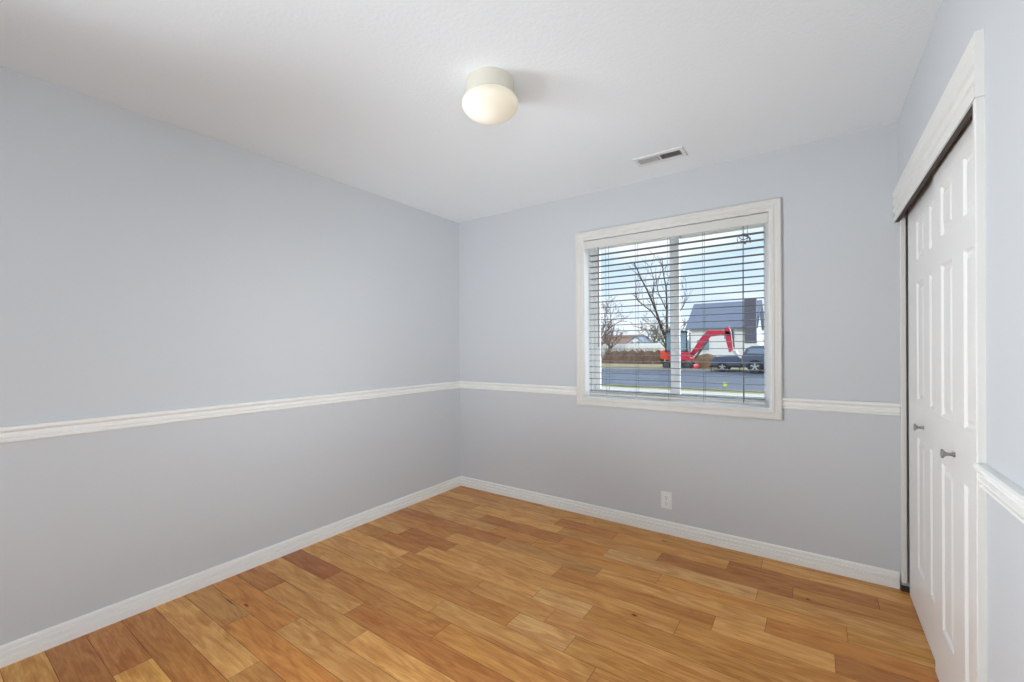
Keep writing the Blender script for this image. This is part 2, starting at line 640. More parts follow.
def closet_door(name, label_y0, y1, x, th, z0, z1, cols, knob):
    """moulded six panel door: flat slab whose room face has six raised panels"""
    y0 = label_y0
    rows = ((0.235, 0.845), (1.017, 1.566), (1.670, 1.850))
    bm = bmesh.new()
    ys = sorted([y0, y1] + [c for p in cols for c in p])
    zs = sorted([z0, z1] + [c for p in rows for c in p])
    rings = ((0.0, 0.0), (0.008, 0.007), (0.018, 0.0075), (0.034, 0.0015))

    def fq(pts):
        bm.faces.new([bm.verts.new(p) for p in pts])
    for a, b_ in zip(ys, ys[1:]):
        for c, d in zip(zs, zs[1:]):
            if (a, b_) in cols and (c, d) in rows:
                prev = None
                for ins, dep in rings:
                    r = [(x + dep, a + ins, c + ins), (x + dep, b_ - ins, c + ins), (x + dep, b_ - ins, d - ins), (x + dep, a + ins, d - ins)]
                    if prev:
                        for i in range(4):
                            j = (i + 1) % 4
                            fq((prev[i], prev[j], r[j], r[i]))
                    prev = r
                fq(prev)
            else:
                fq(((x, a, c), (x, b_, c), (x, b_, d), (x, a, d)))
    X = x + th
    fq(((X, y0, z0), (X, y0, z1), (X, y1, z1), (X, y1, z0)))
    for i in range(len(ys) - 1):
        fq(((x, ys[i], z0), (X, ys[i], z0), (X, ys[i + 1], z0), (x, ys[i + 1], z0)))
        fq(((x, ys[i], z1), (x, ys[i + 1], z1), (X, ys[i + 1], z1), (X, ys[i], z1)))
    for i in range(len(zs) - 1):
        fq(((x, y0, zs[i]), (x, y0, zs[i + 1]), (X, y0, zs[i + 1]), (X, y0, zs[i])))
        fq(((x, y1, zs[i]), (X, y1, zs[i]), (X, y1, zs[i + 1]), (x, y1, zs[i + 1])))
    bmesh.ops.remove_doubles(bm, verts=bm.verts, dist=1e-5)
    bmesh.ops.recalc_face_normals(bm, faces=bm.faces)
    me = bpy.data.meshes.new(name)
    bm.to_mesh(me)
    bm.free()
    me.materials.append(MT['door'])
    o = bpy.data.objects.new(name, me)
    COL.objects.link(o)
    struct(o)
    k = MB()
    k.lathe([(0, 0.0), (.0085, 0.0), (.0080, -.003), (.0055, -.006), (.0055, -.016), (.0075, -.022), (.0130, -.0265), (.0155, -.0285),
             (.0155, -.0315), (.0145, -.0325), (0, -.0325)], (0, 0, 0), 'x', 24)
    kk = k.build('door_knob', MT['metal'], o, (x, knob, 0.912), smooth=True)
    kk['label'] = 'satin metal knob'
    return o


closet_door('door_1', -1.383, -0.708, W + 0.018, 0.012, 0.010, 1.966,
            [(-1.272, -1.115), (-0.983, -0.826)], -1.006)
closet_door('door_2', -0.760, -0.062, W + 0.031, 0.020, 0.006, 1.966,
            [(-0.685, -0.552), (-0.435, -0.278)], -0.430)

# ------------------------------------------------------------------ window
win = struct(empty('window_1', (WX0, 0, WZ0)))
wl = Vector((-WX0, 0, -WZ0))


def wpart(mb, name, m, **k):
    o = mb.build(name, m, win, **k)
    o.location = wl
    return o


# mitred picture frame casing, profile (across from opening, thickness)
CP = [(0, 0), (0, .010), (.010, .012), (.014, .016), (.022, .017), (.026, .013), (.044, .015), (.047, .019), (.057, .020), (.0615, .016), (.0615, 0)]


def casing():
    mb = MB()
    cor = []
    for sx, sz, bx, bz in ((-1, -1, WX0, WZ0), (1, -1, WX1, WZ0), (1, 1, WX1, WZ1), (-1, 1, WX0, WZ1)):
        cor.append([mb.bm.verts.new((bx + sx * u, -t, bz + sz * u)) for u, t in CP])
    n = len(CP)
    for i in range(4):
        A, B = cor[i], cor[(i + 1) % 4]
        for k in range(n):
            l = (k + 1) % n
            mb.bm.faces.new((A[k], B[k], B[l], A[l]))
    return mb


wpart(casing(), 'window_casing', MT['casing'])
mb = MB()                                   # liner boards of the opening
t = 0.004
D = 0.115
mb.box(WX0, WX0 + t, 0, D, WZ0, WZ1)
mb.box(WX1 - t, WX1, 0, D, WZ0, WZ1)
mb.box(WX0 + t, WX1 - t, 0, D, WZ0, WZ0 + t)
mb.box(WX0 + t, WX1 - t, 0, D, WZ1 - t, WZ1)
wpart(mb, 'window_reveal', MT['vinyl'])
mb = MB()                                   # vinyl frame
fw = 0.030
mb.box(WX0, WX0 + fw, D, BT, WZ0, WZ1)
mb.box(WX1 - fw, WX1, D, BT, WZ0, WZ1)
mb.box(WX0 + fw, WX1 - fw, D, BT, WZ0, WZ0 + fw)
mb.box(WX0 + fw, WX1 - fw, D, BT, WZ1 - fw, WZ1)
wpart(mb, 'window_frame', MT['vinyl'], bevel=0.002)


def sash(x0, x1, y0, y1, s):
    z0, z1 = WZ0 + fw, WZ1 - fw
    mb = MB()
    mb.box(x0, x0 + s[0], y0, y1, z0, z1)
    mb.box(x1 - s[1], x1, y0, y1, z0, z1)
    mb.box(x0 + s[0], x1 - s[1], y0, y1, z0, z0 + .022)
    mb.box(x0 + s[0], x1 - s[1], y0, y1, z1 - .022, z1)
    o = wpart(mb, 'window_sash', MT['vinyl'], bevel=0.002)
    g = MB()
    ym = (y0 + y1) / 2
    g.quad((x0 + s[0], ym, z0 + .022), (x1 - s[1], ym, z0 + .022), (x1 - s[1], ym, z1 - .022), (x0 + s[0], ym, z1 - .022))
    g.build('glass_pane', MT['glass'], o)


sash(WX0 + fw, 1.937, 0.125, 0.150, (.042, .046))
sash(1.868, WX1 - fw, 0.155, 0.180, (.050, .014))

# ------------------------------------------------------------------ blind
bl = empty('window_blind', ((WX0 + WX1) / 2, 0.035, WZ1 - 0.006))
tag(bl, 'horizontal slat blind lowered and opened inside the white framed window', 'blind')
bo = -Vector(bl.location)


def bpart(mb, name, m, **k):
    o = mb.build(name, m, bl, **k)
    o.location = bo
    return o


BX0, BX1 = WX0 + 0.008, WX1 - 0.008
mb = MB()
mb.prism([(.0005, 2.021), (.0005, 2.076), (.003, 2.079), (.012, 2.079), (.012, 2.021), (.009, 2.018), (.003, 2.018)], 0, BX0 - .002, BX1 + .002)
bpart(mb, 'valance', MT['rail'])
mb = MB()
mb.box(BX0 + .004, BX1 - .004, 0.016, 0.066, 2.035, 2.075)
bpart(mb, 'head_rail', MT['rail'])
PITCH = 0.0445
ZS = [1.972 - PITCH * i for i in range(24)]
mb = MB()
for z in ZS:
    # gently crowned slat
    y0, y1, th = 0.014, 0.064, 0.0022
    top = []
    K = 6
    for i in range(K + 1):
        u = i / K
        top.append((y0 + (y1 - y0) * u, z + 0.0025 * (1 - (2 * u - 1) ** 2)))
    poly = top + [(y, zz - th) for y, zz in reversed(top)]
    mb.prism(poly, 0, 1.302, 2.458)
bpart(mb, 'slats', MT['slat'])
mb = MB()
mb.box(1.302, 2.458, 0.014, 0.064, 0.916, 0.932)
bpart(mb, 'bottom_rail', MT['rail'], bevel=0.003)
for x in (1.443, 1.666, 1.891, 2.113, 2.343):
    mb = MB()
    for y in (0.0125, 0.0655):
        mb.tube([(x, y, 0.919), (x, y, 2.04)], 0.0011, 6)
    for z in ZS:
        mb.tube([(x, 0.0125, z - .0035), (x, 0.0655, z - .0035)], 0.0007, 5)
    bpart(mb, 'ladder_cord', MT['cord'])
    mb = MB()
    mb.lathe([(0, 0), (.007, 0), (.007, .004), (.004, .007), (0, .007)], (x, 0.039, 0.911), 'z', 16)
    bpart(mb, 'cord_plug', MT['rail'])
mb = MB()
mb.tube([(1.387, 0.004, 2.02), (1.387, 0.004, 1.30)], 0.0042, 8)
mb.tube([(1.387, 0.004, 1.30), (1.387, 0.004, 1.275)], [0.0058, 0.0050], 8)
o = bpart(mb, 'tilt_wand', MT['wand'], smooth='auto')
o['label'] = 'thin grey wand hanging at the left'
mb = MB()                                   # pull cords gathered in a knot near the top, one long cord down
mb.tube([(2.352, 0.006, 2.02), (2.35, 0.002, 1.95), (2.352, 0.002, 1.93), (2.345, 0.004, 1.5), (2.347, 0.004, 0.925)], 0.0022, 6)
mb.tube([(2.372, 0.006, 2.02), (2.372, 0.004, 1.96), (2.38, 0.002, 1.945)], 0.0016, 6)
loop = [(2.33 + 0.045 * (0.5 + 0.5 * math.cos(a)), 0.002 - .002 * math.sin(a * 2), 1.952 + 0.018 * math.sin(a)) for a in [i * 2 * PI / 16 for i in range(17)]]
mb.tube(loop, 0.0026, 6)
loop = [(2.345 + 0.028 * math.cos(a), -.001 + .003 * math.cos(a), 1.938 + 0.026 * math.sin(a)) for a in [i * 2 * PI / 16 for i in range(17)]]
mb.tube(loop, 0.0022, 6)
mb.tube([(2.352, 0, 1.958), (2.372, -.002, 1.952), (2.386, -.002, 1.935), (2.388, 0, 1.908)], [.004, .006, .0055, .003], 8)
mb.tube([(2.335, 0, 1.93), (2.352, -.001, 1.912), (2.366, 0, 1.905)], [.003, .004, .003], 8)
o = bpart(mb, 'pull_cord', MT['cord'])
o['label'] = 'knotted grey pull cord'

# ------------------------------------------------------------------ ceiling light
LX, LY = 1.550, -1.511
cl = empty('ceiling_light', (LX, LY, H))
tag(cl, 'round flush ceiling light with cream base and lit opal glass bowl', 'light')
mb = MB()
mb.lathe([(0, 0), (.106, 0), (.106, -.004), (.104, -.010), (.1035, -.060), (.100, -.068), (0, -.068)])
mb.build('base', MT['lampbase'], cl, smooth='auto')
mb = MB()
pr = [(.088, -.064), (.104, -.068)]
for i in range(0, 21):
    a = -0.35 + (PI / 2 + 0.35) * i / 20
    r = 0.1235 * math.cos(a) if a > 0 else 0.1235 - 0.02 * (a / .35) ** 2 * 0.9
    z = -0.098 - (0.062 * math.sin(a) if a > 0 else 0.085 * math.sin(a))
    pr.append((max(r, 0), z))
pr[-1] = (0, pr[-1][1])
mb.lathe(pr)
mb.build('glass_shade', MT['opal'], cl, smooth=True)

# ------------------------------------------------------------------ ceiling vent
VX0, VX1, VY0, VY1 = 1.788, 2.083, -0.384, -0.248
vt = empty('ceiling_vent', ((VX0 + VX1) / 2, (VY0 + VY1) / 2, H))
tag(vt, 'white rectangular air vent with two dark slotted halves on the ceiling', 'vent')
hw, hd = (VX1 - VX0) / 2, (VY1 - VY0) / 2
iw, idp = hw - .022, hd - .030
mb = MB()
z0, z1 = -.007, 0
mb.box(-hw, hw, -hd, -idp, z0, z1)
mb.box(-hw, hw, idp, hd, z0, z1)
mb.box(-hw, -iw, -idp, idp, z0, z1)
mb.box(iw, hw, -idp, idp, z0, z1)
mb.box(-.006, .006, -idp, idp, z0, z1)
mb.build('frame', MT['vent'], vt, bevel=0.002)
mb = MB()
mb.box(-iw, iw, -idp, idp, -.0012, -.0002)
mb.build('duct_opening', MT['ventdark'], vt)
mb = MB()
n = 15
for side in (-1, 1):
    for i in range(n):
        x = side * (.010 + (iw - .012) * (i + .5) / n)
        mb.obox((x, 0, -.0045), .0010, idp * 2, .006, Matrix.Rotation(side * -0.6, 3, 'Y'))
mb.build('louvers', MT['vent'], vt)

# ------------------------------------------------------------------ wall outlet
ot = empty('wall_outlet', (1.875, 0, 0.228))
tag(ot, 'white two socket electrical outlet on the blue grey wall below the window', 'outlet')
mb = MB()
mb.box(-.035, .035, -.005, -.0003, -.0575, .0575)
mb.build('cover_plate', MT['plate'], ot, bevel=0.002)
for z in (.020, -.020):
    mb = MB()
    mb.lathe([(0, -.0051), (.0165, -.0051), (.0165, -.0072), (.0155, -.008), (0, -.008)], (0, 0, z), 'y', 24)
    s_ = mb.build('socket', MT['plate'], ot)
    mb = MB()
    for x, hh in ((-.0065, .0042), (.0065, .0035)):
        mb.box(x - .0013, x + .0013, -.0083, -.0080, z - hh + .003, z + hh + .003)
    mb.lathe([(0, -.0080), (.0026, -.0080), (.0026, -.0083), (0, -.0083)], (0, 0, z - .0085), 'y', 12)
    mb.build('slots', MT['slot'], s_)
mb = MB()
mb.lathe([(0, -.005), (.003, -.005), (.003, -.0062), (0, -.0068)], (0, 0, 0), 'y', 12)
mb.build('screw', MT['metal'], ot)

# ================================================================== OUTSIDE
G = {}
G['grass'] = mat('winter_grass', s2l(128, 122, 74), 0.95, spec=0.1, noise=(1.4, 0.18, s2l(158, 148, 98)))
G['asphalt'] = mat('asphalt', s2l(92, 99, 112), 0.85, spec=0.3, noise=(0.7, 0.07))
G['concrete'] = mat('concrete', s2l(184, 178, 166), 0.9, noise=(2.0, 0.06))
G['kerb'] = mat('kerb_concrete', s2l(176, 166, 144), 0.9, noise=(2.0, 0.08))
G['dirt'] = mat('tan_dirt', s2l(164, 136, 98), 1.0, spec=0.1, noise=(2.5, 0.22))
G['verge'] = mat('dry_verge', s2l(156, 142, 108), 1.0, spec=0.1, noise=(0.8, 0.15))
G['hedge'] = mat('bare_hedge', s2l(128, 98, 76), 1.0, spec=0.1, noise=(5, 0.35))
G['bark'] = mat('bark', s2l(74, 64, 54), 0.95, spec=0.1, noise=(6, 0.2))
G['twig'] = mat('twigs', s2l(116, 92, 74), 0.95, spec=0.1, noise=(3, 0.2))
G['twig2'] = mat('olive_twigs', s2l(108, 96, 68), 0.95, spec=0.1, noise=(3, 0.2))
G['siding'] = mat('white_siding', s2l(236, 236, 236), 0.7, noise=(3, 0.02))
G['roof'] = mat('grey_shingle', s2l(122, 130, 148), 0.9, noise=(6, 0.10))
G['roofd'] = mat('dark_shingle', s2l(98, 98, 112), 0.9, noise=(6, 0.10))
G['roofb'] = mat('brown_shingle', s2l(140, 104, 84), 0.9, noise=(6, 0.10))
G['wglass'] = mat('house_glass', s2l(120, 150, 165), 0.15, spec=0.8, noise=(1, 0.1))
G['fence'] = mat('white_fence', s2l(240, 240, 238), 0.6, noise=(2, 0.02))
G['red'] = mat('red_paint', s2l(206, 34, 66), 0.4, noise=(3, 0.06))
G['orange'] = mat('orange_paint', s2l(236, 70, 24), 0.4, noise=(3, 0.06))
G['cab'] = mat('dark_cab', s2l(46, 54, 58), 0.4, noise=(3, 0.08))
G['rubber'] = mat('rubber', s2l(48, 46, 48), 0.8, noise=(8, 0.15))
G['steel'] = mat('dark_steel', s2l(66, 72, 70), 0.5, noise=(5, 0.1))
G['chrome'] = mat('bright_steel', s2l(200, 200, 200), 0.3, 0.6, noise=(5, 0.05))
G['carpaint'] = mat('slate_car_paint', s2l(78, 88, 108), 0.35, coat=0.3, noise=(2, 0.05))
G['trailer'] = mat('blue_grey_sheet', s2l(74, 84, 108), 0.6, noise=(3, 0.08))
G['carglass'] = mat('car_glass', s2l(120, 140, 160), 0.1, spec=0.8, noise=(1, 0.05))
G['yellow'] = mat('yellow_green_plastic', s2l(214, 224, 60), 0.5, noise=(5, 0.05))
G['hill'] = mat('far_trees', s2l(146, 140, 134), 1.0, spec=0.0, noise=(0.2, 0.15))


def sbox(name, m, *b, **k):
    return struct(MB().box(*b).build(name, m, **k))


sbox('ground', G['verge'], -160, 120, 0.25, 220, GZ - 0.4, GZ - 0.06)
sbox('lawn', G['grass'], -60, 60, BT + 0.01, 12.45, GZ - 0.06, GZ)
sbox('sidewalk', G['concrete'], -60, 60, 12.45, 13.45, GZ - 0.06, GZ + 0.01)
sbox('kerb_strip', G['grass'], -60, 60, 13.45, 14.75, GZ - 0.06, GZ)
sbox('road', G['asphalt'], -80, 80, 14.75, 27.6, GZ - 0.06, GZ - 0.02)
sbox('kerb', G['kerb'], -80, 80, 27.6, 28.3, GZ - 0.06, GZ + 0.06)
sbox('verge', G['verge'], -80, 80, 28.3, 60, GZ - 0.06, GZ + 0.02)


# ---- trees
def branch(mb, p, d, L, r, depth, rr, spread, n=3, rmin=.008):
    pts, rs = [p.copy()], [r]
    q, dd = p.copy(), d.copy()
    for i in range(n):
        dd = (dd + Vector((rr.uniform(-1, 1), rr.uniform(-1, 1), rr.uniform(-.4, .8))) * 0.13).normalized()
        q = q + dd * L / n
        pts.append(q.copy())
        rs.append(r * (1 - 0.45 * (i + 1) / n))
    mb.tube(pts, rs, 5 if r > .03 else 3, cap=False)
    if depth <= 0:
        return
    for k in range(rr.choice((2, 3, 3))):
        nd = (dd + Vector((rr.uniform(-1, 1), rr.uniform(-1, 1), rr.uniform(-.5, .8))) * spread).normalized()
        a = rr.choice(pts[1:])
        branch(mb, a, nd, L * rr.uniform(.55, .8), max(r * .55, rmin), depth - 1, rr, spread, n, rmin)


def tree(name, label, loc, h, depth, seed, m, tr=0.12, spread=0.8, mains=5, group=None, upw=1.0, thin=0.5):
    rr = random.Random(seed)
    t = empty(name, loc)
    tag(t, label, 'tree', group)
    mb = MB()
    th = h * 0.28
    mb.tube([(0, 0, -0.05), (0.02, 0.01, th * .5), (0, 0, th), (0.03, 0, h * .55)], [tr, tr * .85, tr * .7, tr * .4], 8)
    mb.build('trunk', m, t, smooth=True)
    mb = MB()
    for i in range(mains):
        a = 2 * PI * (i + rr.random() * .6) / mains
        z = th * rr.uniform(.75, 1.5)
        d = Vector((math.cos(a) * spread, math.sin(a) * spread, upw)).normalized()
        branch(mb, Vector((0, 0, z)), d, h * .38, tr * thin, depth, rr, spread, 3, .022)
    mb.build('branches', m, t)
    return t


# young street tree with bent bare limbs, close to the far kerb
def lean_tree():
    rr = random.Random(12)
    base = Vector((-6.80, 32.0, GZ + 0.02))
    t = empty('bare_tree', base)
    tag(t, 'bare tree with long dark limbs leaning left above the excavator cab', 'tree')
    mb = MB()
    tr = [(0, 0, -.05), (-.04, 0, 1.2), (-.10, 0, 2.2)]
    mb.tube(tr, [.17, .14, .12], 10)
    mb.build('trunk', G['bark'], t, smooth=True)
    limbs = [
        [(-.10, 0, 2.1), (-.55, .1, 3.2), (-.98, .2, 4.5), (-1.55, .1, 6.0), (-2.2, .2, 7.3), (-2.75, .2, 8.6)],
        [(-.62, .1, 3.5), (-1.4, .3, 4.5), (-2.2, .5, 5.1), (-2.75, .6, 5.6), (-2.7, .6, 6.5)],
        [(-.06, 0, 2.2), (0, -.2, 4.4), (.0, -.3, 6.1), (-.2, -.4, 7.4), (-.3, -.4, 8.6)],
        [(-.98, .2, 4.5), (-1.15, .0, 5.7), (-1.0, -.1, 6.9), (-1.3, -.1, 8.0)],
        [(-.05, 0, 2.2), (.45, .2, 3.6), (.6, .4, 5.2), (.4, .5, 6.9), (.6, .5, 8.4)],
        [(0, -.2, 4.4), (-.55, -.5, 5.8), (-.75, -.6, 7.2)],
        [(.45, .2, 3.6), (1.1, .5, 4.8), (1.3, .6, 6.1)],
    ]
    mb = MB()
    for i, l in enumerate(limbs):
        r0 = (.085, .045, .06, .04, .06, .035, .04)[i]
        pts = [Vector(p) for p in l]
        mb.tube(pts, [1.35 * r0 * (1 - .7 * k / (len(l) - 1)) for k in range(len(l))], 6, cap=False)
        for k in range(1, len(pts)):
            for q in range(3):
                d = (pts[k] - pts[k - 1]).normalized() + Vector((rr.uniform(-1, 1), rr.uniform(-1, 1), rr.uniform(-.2, .9))) * .7
                branch(mb, pts[k].lerp(pts[k - 1], rr.random()), d.normalized(), rr.uniform(.5, 1.1), .020, 1, rr, .6, 3, .012)
    mb.build('branches', G['bark'], t)


lean_tree()
tree('bare_tree', 'wide bare brown tree at the far left behind the hedge', (-22.0, 54, GZ), 7.4, 4, 4, G['twig'], 0.22, 1.0, 9)
tree('bare_tree', 'smaller bare tree in front of the white fence, left of the window post', (-17.4, 46, GZ), 4.4, 3, 9, G['twig'], 0.16, 1.0, 6)
tree('bare_tree', 'bushy olive brown tree right of the white gabled house', (-16.0, 59, GZ), 5.6, 4, 21, G['twig2'], 0.16, 0.9, 7)
tree('bare_tree', 'bare tree rising just left of the grey roofed house', (-11.2, 48, GZ), 5.2, 3, 33, G['twig2'], 0.16, 0.9, 6)


# ---- hedge: mound of bare twigs, uncountable
def hedge():
    rr = random.Random(5)
    mb = MB()
    x0, x1, y0, y1 = -14.2, -8.7, 36.3, 37.9
    # core body with bumpy top
    n, m_ = 46, 6
    grid = []
    for i in range(n + 1):
        row = []
        for j in range(m_ + 1):
            x = x0 + (x1 - x0) * i / n
            a = PI * j / m_
            hh = 1.45 * (0.80 + 0.25 * math.sin(i * .9) * .3 + rr.uniform(-.09, .09)) * (1 if 1 < i < n - 1 else .5)
            row.append(mb.bm.verts.new((x, (y0 + y1) / 2 - math.cos(a) * (y1 - y0) / 2 * rr.uniform(.85, 1.1), GZ + max(0, math.sin(a)) ** .6 * hh)))
        grid.append(row)
    for i in range(n):
        for j in range(m_):
            mb.bm.faces.new((grid[i][j], grid[i + 1][j], grid[i + 1][j + 1], grid[i][j + 1]))
    for k in range(900):
        x = rr.uniform(x0, x1)
        y = rr.uniform(y0 - .1, y0 + 1)
        p = Vector((x, y, GZ + rr.uniform(0, 1.0)))
        q = p + Vector((rr.uniform(-.3, .3), rr.uniform(-.25, .1), rr.uniform(.3, .75)))
        mb.tube([p, q], [.013, .006], 3, cap=False)
    o = mb.build('hedge', G['hedge'])
    tag(o, 'long low bare brown hedge beyond the road, left of the excavator', 'hedge', kind='stuff')


hedge()


# ---- white fence far behind
def fence():
    t = empty('picket_fence', (-21, 56, GZ))
    tag(t, 'long white board fence behind the brown hedge', 'fence')
    mb = MB()
    x = -6.5
    while x < 11.0:
        mb.box(x, x + .17, -.02, .02, .35, 2.05)
        x += .18
    mb.box(-6.5, 11.0, .02, .07, .6, .7)
    mb.box(-6.5, 11.0, .02, .07, 1.7, 1.8)
    mb.build('boards', G['fence'], t)
    for i in range(9):
        MB().box(-6.5 + i * 2.15, -6.38 + i * 2.15, .02, .14, 0, 2.15).build('post', G['fence'], t)


fence()


def gable_house(name, label, loc, w_, d_, hw_, hr, roofm, wins=(), along='x', cat='house', over=.35, siding='siding'):
    """ridge runs along `along`; loc is the middle of the front wall's foot"""
    t = empty(name, loc)
    tag(t, label, cat)
    mb = MB()
    mb.box(-w_ / 2, w_ / 2, 0, d_, 0, hw_)
    if along == 'x':
        mb.prism([(0, hw_), (d_, hw_), (d_ / 2, hw_ + hr - .1)], 0, -w_ / 2, w_ / 2)
    else:
        mb.prism([(-w_ / 2, hw_), (w_ / 2, hw_), (0, hw_ + hr - .1)], 1, 0, d_)
    mb.build('wall', G[siding], t)
    mb = MB()
    th = .16
    if along == 'x':
        s = hr / (d_ / 2)
        mb.prism([(-over, hw_ - over * s), (d_ / 2, hw_ + hr), (d_ + over, hw_ - over * s), (d_ + over, hw_ - over * s + th), (d_ / 2, hw_ + hr + th), (-over, hw_ - over * s + th)],
                 0, -w_ / 2 - over, w_ / 2 + over)
    else:
        s = hr / (w_ / 2)
        mb.prism([(-w_ / 2 - over, hw_ - over * s), (0, hw_ + hr), (w_ / 2 + over, hw_ - over * s), (w_ / 2 + over, hw_ - over * s + th), (0, hw_ + hr + th), (-w_ / 2 - over, hw_ - over * s + th)],
                 1, -over, d_ + over)
    mb.build('roof', G[roofm], t)
    for (x, z, ww, hh) in wins:
        f = MB().box(x - ww / 2 - .08, x + ww / 2 + .08, -.06, 0, z - .08, z + hh + .08).build('window', G['fence'], t)
        MB().box(x - ww / 2, x + ww / 2, -.08, -.06, z, z + hh).build('pane', G['wglass'], f)
    return t


gable_house('small_house', 'small white gabled house far beyond the fence', (-19.8, 62, GZ), 2.2, 6, 2.2, .9, 'roof',
            [(-.5, 1.9, .45, .5), (.5, 1.9, .45, .5)], along='y', over=.15)
gable_house('brown_roofed_house', 'low house with brown roof behind bare trees at far left', (-27.4, 74, GZ), 6.5, 8, 2.3, 1.4, 'roofb', [(0, .9, 1.2, .8)])
# big house across the road
hs = gable_house('grey_roofed_house', 'white house with broad grey shingle roof behind the red excavator', (-4.75, 43, GZ), 5.7, 7, 3.5, 2.5, 'roof',
                 [(.75, 2.3, .9, .9), (-1.6, 1.2, 1.1, 1.0)])
# tall grey shingled chimney wing at the right of the house
mb = MB()
mb.box(2.15, 3.10, -1.0, -0.36, 1.85, 5.95)
mb.build('shingled_bay', G['roofd'], hs)
mb = MB()
mb.box(2.2, 3.05, -.95, -0.4, 0, 1.85)
mb.build('bay_base', G['siding'], hs)
gable_house('white_garage', 'pale garage right of the grey roofed house', (2.3, 43, GZ), 6.2, 6, 2.1, .6, 'siding', [], along='y')


# ---- excavator
def excavator():
    bx, by, bz = -5.15, 28.9, GZ + .02
    t = empty('excavator', (bx, by, bz))
    tag(t, 'red mini excavator with dark cab and raised boom across the road', 'excavator')

    def rel(x, z):
        return (x - bx, z - bz)
    # two tracks
    for yy in (-.75, .45):
        x0, x1 = -.98, .98
        prof = []
        for i in range(9):
            a = PI / 2 + PI * i / 8
            prof.append((x0 + .25 + .25 * math.cos(a), .25 + .25 * math.sin(a)))
        for i in range(9):
            a = -PI / 2 + PI * i / 8
            prof.append((x1 - .25 + .25 * math.cos(a), .25 + .25 * math.sin(a)))
        mb = MB()
        mb.prism(prof, 1, yy, yy + .3)
        for i in range(14):
            x = x0 + .25 + (x1 - x0 - .5) * i / 13
            mb.box(x - .03, x + .03, yy - .01, yy + .31, -.0, .03)
            mb.box(x - .03, x + .03, yy - .01, yy + .31, .48, .515)
        tr = mb.build('track', G['rubber'], t)
        for wx in (x0 + .25, x1 - .25):
            mb = MB()
            mb.lathe([(0, 0), (.17, 0), (.17, -.03), (.07, -.05), (0, -.05)], (wx, yy, .25), 'y', 16)
            mb.build('track_wheel', G['steel'], tr)
    mb = MB()
    mb.box(-.6, .6, -.45, .45, .22, .5)
    mb.lathe([(0, .5), (.42, .5), (.42, .6), (0, .6)], (0, 0, 0), 'z', 24)
    mb.build('undercarriage', G['steel'], t)
    mb = MB()                                # dozer blade
    mb.prism([(1.05, .05), (1.12, .05), (1.16, .2), (1.10, .36), (1.05, .36), (1.08, .2)], 1, -.8, .8)
    mb.box(.6, 1.08, -.5, -.38, .15, .25)
    mb.box(.6, 1.08, .38, .5, .15, .25)
    mb.build('dozer_blade', G['red'], t)
    # upper structure: red house, orange counterweight
    mb = MB()
    mb.prism([(-.62, .6), (.82, .6), (.86, .72), (.80, 1.18), (.45, 1.22), (.2, 1.15), (-.55, 1.22), (-.62, 1.1)], 1, -.72, .72)
    mb.build('house_body', G['red'], t, bevel=.03)
    mb = MB()
    mb.prism([(-1.16, .70), (-.63, .62), (-.63, 1.28), (-.75, 1.36), (-1.08, 1.30), (-1.20, 1.10)], 1, -.66, .66)
    mb.build('counterweight', G['orange'], t, bevel=.05)
    # cab frame
    z0, z1 = 1.2, 2.55
    x0, x1 = -.80, .68
    y0, y1 = -.72, .25
    mb = MB()
    for (x, y) in ((x0, y0), (x0, y1 - .07), (x1 - .07, y0), (x1 - .07, y1 - .07), (-.1, y0)):
        mb.box(x, x + .09, y, y + .07, z0, z1)
    mb.box(x0, x1 + .02, y0, y1, z0, z0 + .1)
    cb = mb.build('cab', G['cab'], t)
    mb = MB()
    mb.prism([(x0 - .04, z1), (x1 + .1, z1), (x1 + .02, z1 + .08), (x1 - .3, z1 + .14), (x0 + .2, z1 + .14), (x0, z1 + .08)], 1, y0 - .04, y1 + .04)
    mb.build('roof', G['cab'], cb)
    mb = MB()
    mb.box(x0 + .02, x1 - .02, y0 + .03, y1 - .03, z0 + .1, z1)
    mb.build('cab_glass', G['wglass'], cb)
    # boom
    yb = -.05

    def beam(name, pts, wd_, m, par, yw=.12):
        mb = MB()
        n = len(pts)
        P = [Vector((p[0], 0, p[1])) for p in pts]
        up, dn = [], []
        for i in range(n):
            d = (P[min(i + 1, n - 1)] - P[max(i - 1, 0)]).normalized()
            nn = Vector((-d.z, 0, d.x))
            h = wd_[i] if isinstance(wd_, (list, tuple)) else wd_
            up.append(P[i] + nn * h / 2)
            dn.append(P[i] - nn * h / 2)
        poly = [(v.x, v.z) for v in up] + [(v.x, v.z) for v in reversed(dn)]
        mb.prism(poly, 1, yb - yw, yb + yw)
        return mb.build(name, m, par, bevel=.01)
    beam('boom', [rel(-4.35, .62), rel(-3.95, 1.10), rel(-3.55, 1.68), rel(-3.18, 2.12), rel(-2.5, 2.14), rel(-1.85, 2.08)], [.26, .36, .44, .46, .34, .28], G['red'], t)
    beam('stick', [rel(-2.08, 2.55), rel(-2.02, 2.2), rel(-1.95, 1.6), rel(-1.84, .85)], [.22, .36, .34, .22], G['red'], t)
    mb = MB()
    a, b_ = rel(-4.1, .42), rel(-3.2, 1.72)
    mb.tube([(a[0], yb, a[1]), ((a[0] + b_[0]) / 2, yb, (a[1] + b_[1]) / 2)], .07, 10)
    mb.tube([((a[0] + b_[0]) / 2, yb, (a[1] + b_[1]) / 2), (b_[0], yb, b_[1])], .035, 10)
    mb.build('boom_cylinder', G['steel'], t)
    mb = MB()
    a, b_ = rel(-1.76, 2.4), rel(-1.66, 1.15)
    mb.tube([(a[0], yb, a[1]), (b_[0], yb, b_[1])], .05, 10)
    mb.build('bucket_cylinder', G['steel'], t)
    mb = MB()
    c = rel(-1.65, .78)
